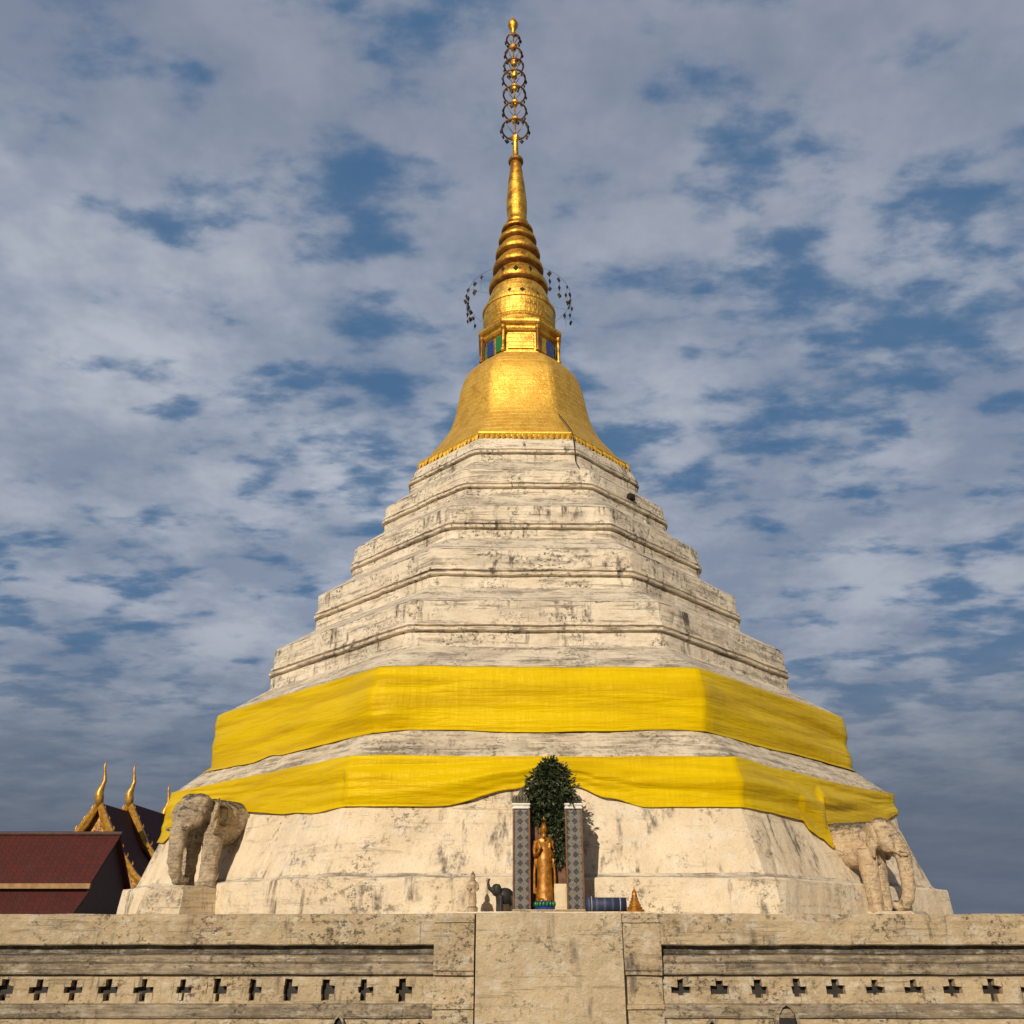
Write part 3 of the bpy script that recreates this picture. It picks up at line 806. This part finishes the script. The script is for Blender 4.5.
# blue rolled mat
rm = empty('rolled_mat', (SX+.80, 13.62, SZ+.092), 0); props(rm, 'blue rolled-up plastic mat lying right of the shrine', 'mat')
bm = bmesh.new()
segs = 64; pts = []
for i in range(segs*3+1):
    t = i/segs; r = .098-.020*t; pts.append((r*math.cos(-2*PI*t-1.2), r*math.sin(-2*PI*t-1.2)))
pts = pts[:int(segs*2.4)]
A = [bm.verts.new((-.29, p[0], p[1])) for p in pts]; B = [bm.verts.new((.29, p[0], p[1])) for p in pts]
for i in range(len(pts)-1): bm.faces.new((A[i], A[i+1], B[i+1], B[i]))
bs = NT('striped_blue_plastic'); s5 = bs.n('ShaderNodeSeparateXYZ'); bs.t.links.new(bs.tc.outputs['Object'], s5.inputs[0])
st = bs.ramp(bs.math('FRACT', bs.math('MULTIPLY', s5.outputs[0], 9)), .68, .74)
o = link('sheet', bm, bs.done(bs.mix(st, (.018,.028,.070), (.06,.07,.12)), .65, bs.bump(bs.noise(30), .2, .01)), rm, smooth=True)
m = o.modifiers.new('t', 'SOLIDIFY'); m.thickness = .006
for x in (-.2, .2):
    bm = bmesh.new(); vs = []
    hoop(bm, (0,0,0), .102, .003, 28, 5)
    o = link('tie', bm, M['white'], rm); o.rotation_euler = (0, PI/2, 0); o.location = (x,0,0)

# little gilt stepped cone
gc = empty('miniature_stupa', (1.735, 13.6, SZ-.006)); props(gc, 'small golden cone-shaped stupa model right of the blue rolled mat', 'figurine')
bm = bmesh.new()
pr = []
r = .130; z = 0
for i in range(7):
    pr += [(r, z), (r*1.02, z+.022), (r*.88, z+.030)]; r *= .79; z += .034+.002*i
pr += [(.014, z), (.008, z+.03), (.002, z+.06)]
lathe(bm, pr, 12)
link('body', bm, M['gold_paint'], gc)

# small floodlight on a tier corner
fl = empty('floodlight', (Cx+2.55, Cy-2.63, EYE+9.70), math.radians(40)); props(fl, 'small black floodlight on the right shoulder of the white tiers', 'floodlight')
bm = bmesh.new(); box(bm, -.10,.10,-.05,.06,.04,.20); box(bm,-.08,.08,-.062,-.051,.06,.18)
bmesh.ops.bevel(bm, geom=bm.edges[:], offset=.012, segments=2, affect='EDGES')
link('housing', bm, M['black_metal'], fl)
bm = bmesh.new(); tube(bm, [(-.115,0,.14),(-.115,.10,.05),(0,.14,.03),(.115,.10,.05),(.115,0,.14)], .014, 6)
link('bracket', bm, M['black_metal'], fl)

# ------------------------------------------------------------------ temple halls behind on the left
rf = NT('red_roof_tiles')
s6 = rf.n('ShaderNodeSeparateXYZ'); rf.t.links.new(rf.tc.outputs['Object'], s6.inputs[0])
rz_ = rf.math('MULTIPLY', s6.outputs[2], 7.5); row = rf.math('FLOOR', rz_); fr = rf.math('FRACT', rz_)
cxx = rf.math('ADD', rf.math('MULTIPLY', rf.math('ADD', s6.outputs[0], s6.outputs[1]), 4.5), rf.math('MULTIPLY', row, .5)); fcx = rf.math('ABSOLUTE', rf.math('SUBTRACT', rf.math('FRACT', cxx), .5))
ci = rf.n('ShaderNodeCombineXYZ'); rf.put(ci.inputs[0], rf.math('FLOOR', cxx)); rf.put(ci.inputs[1], row)
wn = rf.n('ShaderNodeTexWhiteNoise'); rf.t.links.new(ci.outputs[0], wn.inputs['Vector'])
rc = rf.mix(wn.outputs['Value'], (.080,.009,.005), (.058,.008,.005))
rc = rf.mix(rf.ramp(fr, 0, .18, .45, 0), rc, (.02,.006,.006))
rc = rf.mix(rf.ramp(rf.noise(1.2, 5, .7), .52, .7, 0, .6), rc, (.055,.022,.018))
M['roof'] = rf.done(rc, .85, rf.bump(rf.math('SUBTRACT', rf.math('MULTIPLY', fr, -1.), rf.ramp(fcx, .4, .5)), .6, .04))
M['dark_wood'] = simple('dark_red_wood', (.035,.012,.010), (.06,.022,.015), 6, .6)
M['gable'] = simple('carved_gilt_gable', (.50,.25,.04), (.07,.022,.012), 5, .5, .3, .8, .05)
M['bargegold'] = simple('gilded_bargeboard', (.62,.34,.05), (.36,.17,.03), 7, .4, .4)

def slab(bm, a, b, c, d, th, mi=0):
    a, b, c, d = [Vector(v) for v in (a,b,c,d)]
    n = (b-a).cross(d-a).normalized()*th
    v = [bm.verts.new(p) for p in (a,b,c,d,a+n,b+n,c+n,d+n)]
    for f in ((3,2,1,0),(4,5,6,7),(0,1,5,4),(1,2,6,5),(2,3,7,6),(3,0,4,7)): bm.faces.new([v[i] for i in f]).material_index = mi

# long low roof in front: ridge along x, two stacked slopes facing the stupa court
H1 = empty('temple_building', (-14.25, 34, 0)); props(H1, 'long temple building with a plain two-tier dark red tiled roof at the far left', 'building')
zr = EYE+3.06
bm = bmesh.new()
for sgn in (-1, 1):
    slab(bm, (-22,0,zr),(0,0,zr),(0,sgn*1.75,zr-1.70),(-22,sgn*1.75,zr-1.70), -.08*sgn)
    slab(bm, (-22,sgn*1.62,zr-1.95),(-.05,sgn*1.62,zr-1.95),(-.05,sgn*3.3,zr-3.25),(-22,sgn*3.3,zr-3.25), -.08*sgn)
link('roof', bm, M['roof'], H1)
bm = bmesh.new()
tube(bm, [(-22,0,zr+.04),(.05,0,zr+.04)], .085, 8)
link('ridge', bm, M['dark_wood'], H1)
bm = bmesh.new()
box(bm, -22, .02, -1.80, -1.70, zr-1.86, zr-1.70)
link('eaves_board', bm, simple('ochre_eaves_board', (.34,.20,.07), (.22,.12,.05), 5), H1)
bm = bmesh.new()
pts = [(-.18,-2.9,0),(-.18,2.9,0),(-.18,2.9,zr-3.2),(-.18,1.5,zr-2.0),(-.18,1.5,zr-1.6),(-.18,0,zr-.12),(-.18,-1.5,zr-1.6),(-.18,-1.5,zr-2.0),(-.18,-2.9,zr-3.2)]
A = [bm.verts.new(p) for p in pts]; B = [bm.verts.new((-21.8, p[1], p[2])) for p in pts]
bm.faces.new(A); bm.faces.new(B[::-1])
for i in range(len(pts)): j = (i+1) % len(pts); bm.faces.new((A[i], A[j], B[j], B[i]))
link('wall', bm, M['dark_wood'], H1)

def chofa(bm, x, y, z, h):
    """slender curved horn finial"""
    P_ = [(0,.0,-.1),(0,-.05,.10),(0,-.08,.22),(0,-.02,.36),(0,.03,.50),(.0,-.02,.68),(0,-.07,.84),(0,-.04,1.0)]
    R_ = [.11,.14,.125,.075,.06,.042,.028,.008]
    tube(bm, [(x+p[1]*h*.55, y+p[1]*h*.3, z+p[2]*h) for p in P_], [r*h*.75 for r in R_], 8)
H2 = empty('temple_hall', (-17., 38, 0)); props(H2, 'ordination hall with three golden gable finials behind the plain red roof', 'building')
for (y0, y1, za, hx) in ((0, 3.2, EYE+4.62, 0.), (3.0, 7.6, EYE+4.98, .0), (7.5, 13., EYE+4.70, .0)):
    wdt, hgt = 2.9, 5.2
    bm = bmesh.new()
    for sgn in (-1, 1):
        P0 = [(0,0), (.42,-.82), (1.0,-1.75), (1.9,-2.75), (wdt,-3.55)]
        for (xa_, za_), (xb2, zb_) in zip(P0, P0[1:]):
            slab(bm, (sgn*xa_,y0,za+za_),(sgn*xa_,y1,za+za_),(sgn*xb2,y1,za+zb_),(sgn*xb2,y0,za+zb_), -.07*sgn)
    r_ = link('roof', bm, M['roof'], H2)
    bm = bmesh.new()
    for sgn in (-1, 1):
        pts = [(sgn*a_, y0-.06, za+b_+.05) for a_, b_ in P0]
        tube(bm, pts, [.12,.19,.17,.14,.12], 6)
        for i in range(7):
            t = (i+.7)/7.5; xx = sgn*t*1.9; zz = za - 2.75*(t**.85)+.13
            tube(bm, [(xx,y0-.06,zz-.05),(xx+sgn*.10,y0-.06,zz+.08),(xx+sgn*.07,y0-.06,zz+.18)], [.05,.035,.006], 5)
    link('bargeboard', bm, M['bargegold'], r_)
    bm = bmesh.new(); chofa(bm, 0, y0-.06, za+.08, 1.72)
    link('finial', bm, M['bargegold'], r_, smooth=True)
    bm = bmesh.new()
    vs = [bm.verts.new((a_*s*.93, y0+.12, za+b_-.06)) for s, seq in ((1, P0), (-1, P0[:0:-1])) for a_, b_ in seq]
    bm.faces.new(vs)
    link('gable', bm, M['gable'], r_)
bm = bmesh.new(); box(bm, -2.5, 2.5, .3, 12.8, .0, EYE+1.2)
link('wall', bm, simple('hall_plaster', (.5,.42,.3), (.38,.3,.22), 2), H2)

# ------------------------------------------------------------------ sky, sun, camera
SUN_EL, SUN_AZ = math.radians(24), math.radians(18)       # sun behind the viewer, 18 deg to the left
w = bpy.data.worlds.new('World'); SC.world = w; w.use_nodes = True
t = w.node_tree; nd = t.nodes; lk = t.links
bg = nd['Background']; bg.inputs[1].default_value = .09
sky = nd.new('ShaderNodeTexSky'); sky.sky_type = 'NISHITA'; sky.sun_disc = False
sky.sun_elevation = SUN_EL; sky.sun_rotation = PI+SUN_AZ; sky.air_density = 1.2; sky.dust_density = 1.5; sky.ozone_density = 2.
tc = nd.new('ShaderNodeTexCoord'); sp = nd.new('ShaderNodeSeparateXYZ'); lk.new(tc.outputs['Generated'], sp.inputs[0])
def mth(op, a, b=0., c=None):
    x = nd.new('ShaderNodeMath'); x.operation = op
    for i, v in enumerate((a, b, c)):
        if v is None: continue
        if isinstance(v, bpy.types.NodeSocket): lk.new(v, x.inputs[i])
        else: x.inputs[i].default_value = v
    return x.outputs[0]
def mr(v, lo, hi, a=0., b=1.):
    x = nd.new('ShaderNodeMapRange'); x.interpolation_type = 'SMOOTHSTEP'; lk.new(v, x.inputs[0])
    for i, q in zip((1,2,3,4), (lo,hi,a,b)): x.inputs[i].default_value = q
    return x.outputs[0]
def mixc(f, a, b):
    x = nd.new('ShaderNodeMix'); x.data_type = 'RGBA'
    for s, v in ((x.inputs[0], f), (x.inputs[6], a), (x.inputs[7], b)):
        if isinstance(v, bpy.types.NodeSocket): lk.new(v, s)
        elif isinstance(v, tuple): s.default_value = (*v, 1)
        else: s.default_value = v
    return x.outputs[2]
z = mth('MAXIMUM', sp.outputs[2], 0.)
den = mth('ADD', z, .16)
cb = nd.new('ShaderNodeCombineXYZ'); lk.new(mth('DIVIDE', sp.outputs[0], den), cb.inputs[0]); lk.new(mth('DIVIDE', sp.outputs[1], den), cb.inputs[1])
def cn(scale, detail, rough, loc, dist=0., sc=(1,1,1), rot=0.):
    mp = nd.new('ShaderNodeMapping'); mp.inputs['Location'].default_value = loc; mp.inputs['Scale'].default_value = sc; mp.inputs['Rotation'].default_value = (0,0,rot)
    lk.new(cb.outputs[0], mp.inputs[0])
    n = nd.new('ShaderNodeTexNoise'); lk.new(mp.outputs[0], n.inputs['Vector'])
    n.inputs['Scale'].default_value = scale; n.inputs['Detail'].default_value = detail; n.inputs['Roughness'].default_value = rough; n.inputs['Distortion'].default_value = dist
    return n.outputs['Fac']
n1 = cn(9.5, 6, .5, (3.3,1.4,0), .1, (.68,1.0,1), .22)
n2 = cn(1.6, 3, .5, (4.1,2.2,0))
n3 = cn(24, 6, .6, (2,7,0), .15, (.7,1.1,1), .2)
cov = mth('ADD', mth('ADD', mth('MULTIPLY', n1, .62), mth('MULTIPLY', n2, .46)), mth('MULTIPLY', n3, .17))
mask = mr(cov, .475, .69)
lowm = mr(sp.outputs[2], .05, .33, 1., 0.)          # a duller bank of cloud low down
ccol = mixc(mr(cn(3.1, 5, .6, (9,1,0)), .35, .68), (3.0,3.55,4.6), (6.2,6.5,7.2))
topm = mr(sp.outputs[2], .52, .80)
ccol = mixc(mth('MULTIPLY', topm, .6), ccol, (2.1,2.35,3.2))
ccol = mixc(mth('MULTIPLY', lowm, .85), ccol, (1.15,1.32,1.68))
ccol = mixc(mr(cn(.75, 2, .5, (6.5,3.1,0)), .40, .62, .30, 0.), ccol, (1.7,2.1,3.1))
skyc = nd.new('ShaderNodeHueSaturation'); skyc.inputs['Saturation'].default_value = 1.15; skyc.inputs['Value'].default_value = .75; lk.new(sky.outputs[0], skyc.inputs['Color'])
skyb = mixc(mr(sp.outputs[2], 0., .1, 1., .88), skyc.outputs[0], (.55,1.55,3.15))
skyb = mixc(mth('MULTIPLY', lowm, .85), skyb, (.85,1.1,1.52))
mixf = mth('ADD', mr(mask, 0, 1, .10, .9), mth('MULTIPLY', mth('SUBTRACT', .62, mr(mask, 0, 1, .10, .9)), mth('MULTIPLY', lowm, .97)))
fin = mixc(mixf, skyb, ccol)
# added unseen dark bank behind the viewer, cutting fill on the shaded faces
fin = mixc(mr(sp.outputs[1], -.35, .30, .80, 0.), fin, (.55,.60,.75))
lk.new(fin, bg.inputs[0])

sun = bpy.data.lights.new('sun', 'SUN'); sun.energy = 4.35; sun.angle = math.radians(.6); sun.color = (1., .87, .69)
so = bpy.data.objects.new('sun', sun); COL.objects.link(so)
dv = Vector((-math.sin(SUN_AZ)*math.cos(SUN_EL), -math.cos(SUN_AZ)*math.cos(SUN_EL), math.sin(SUN_EL)))
so.rotation_euler = dv.to_track_quat('Z', 'Y').to_euler(); so.location = dv*60

cam = bpy.data.cameras.new('camera'); cam.sensor_width = 36; cam.lens = 880/1024*36; cam.clip_end = 6000; cam.clip_start = .1
co = bpy.data.objects.new('camera', cam); COL.objects.link(co)
co.location = (0, 0, EYE); co.rotation_euler = (math.radians(90+25.3), 0, 0)
SC.camera = co
SC.view_settings.view_transform = 'Standard'; SC.view_settings.look = 'None'
SC.view_settings.exposure = 0; SC.view_settings.gamma = 1
SC.render.resolution_x = 1024; SC.render.resolution_y = 1024
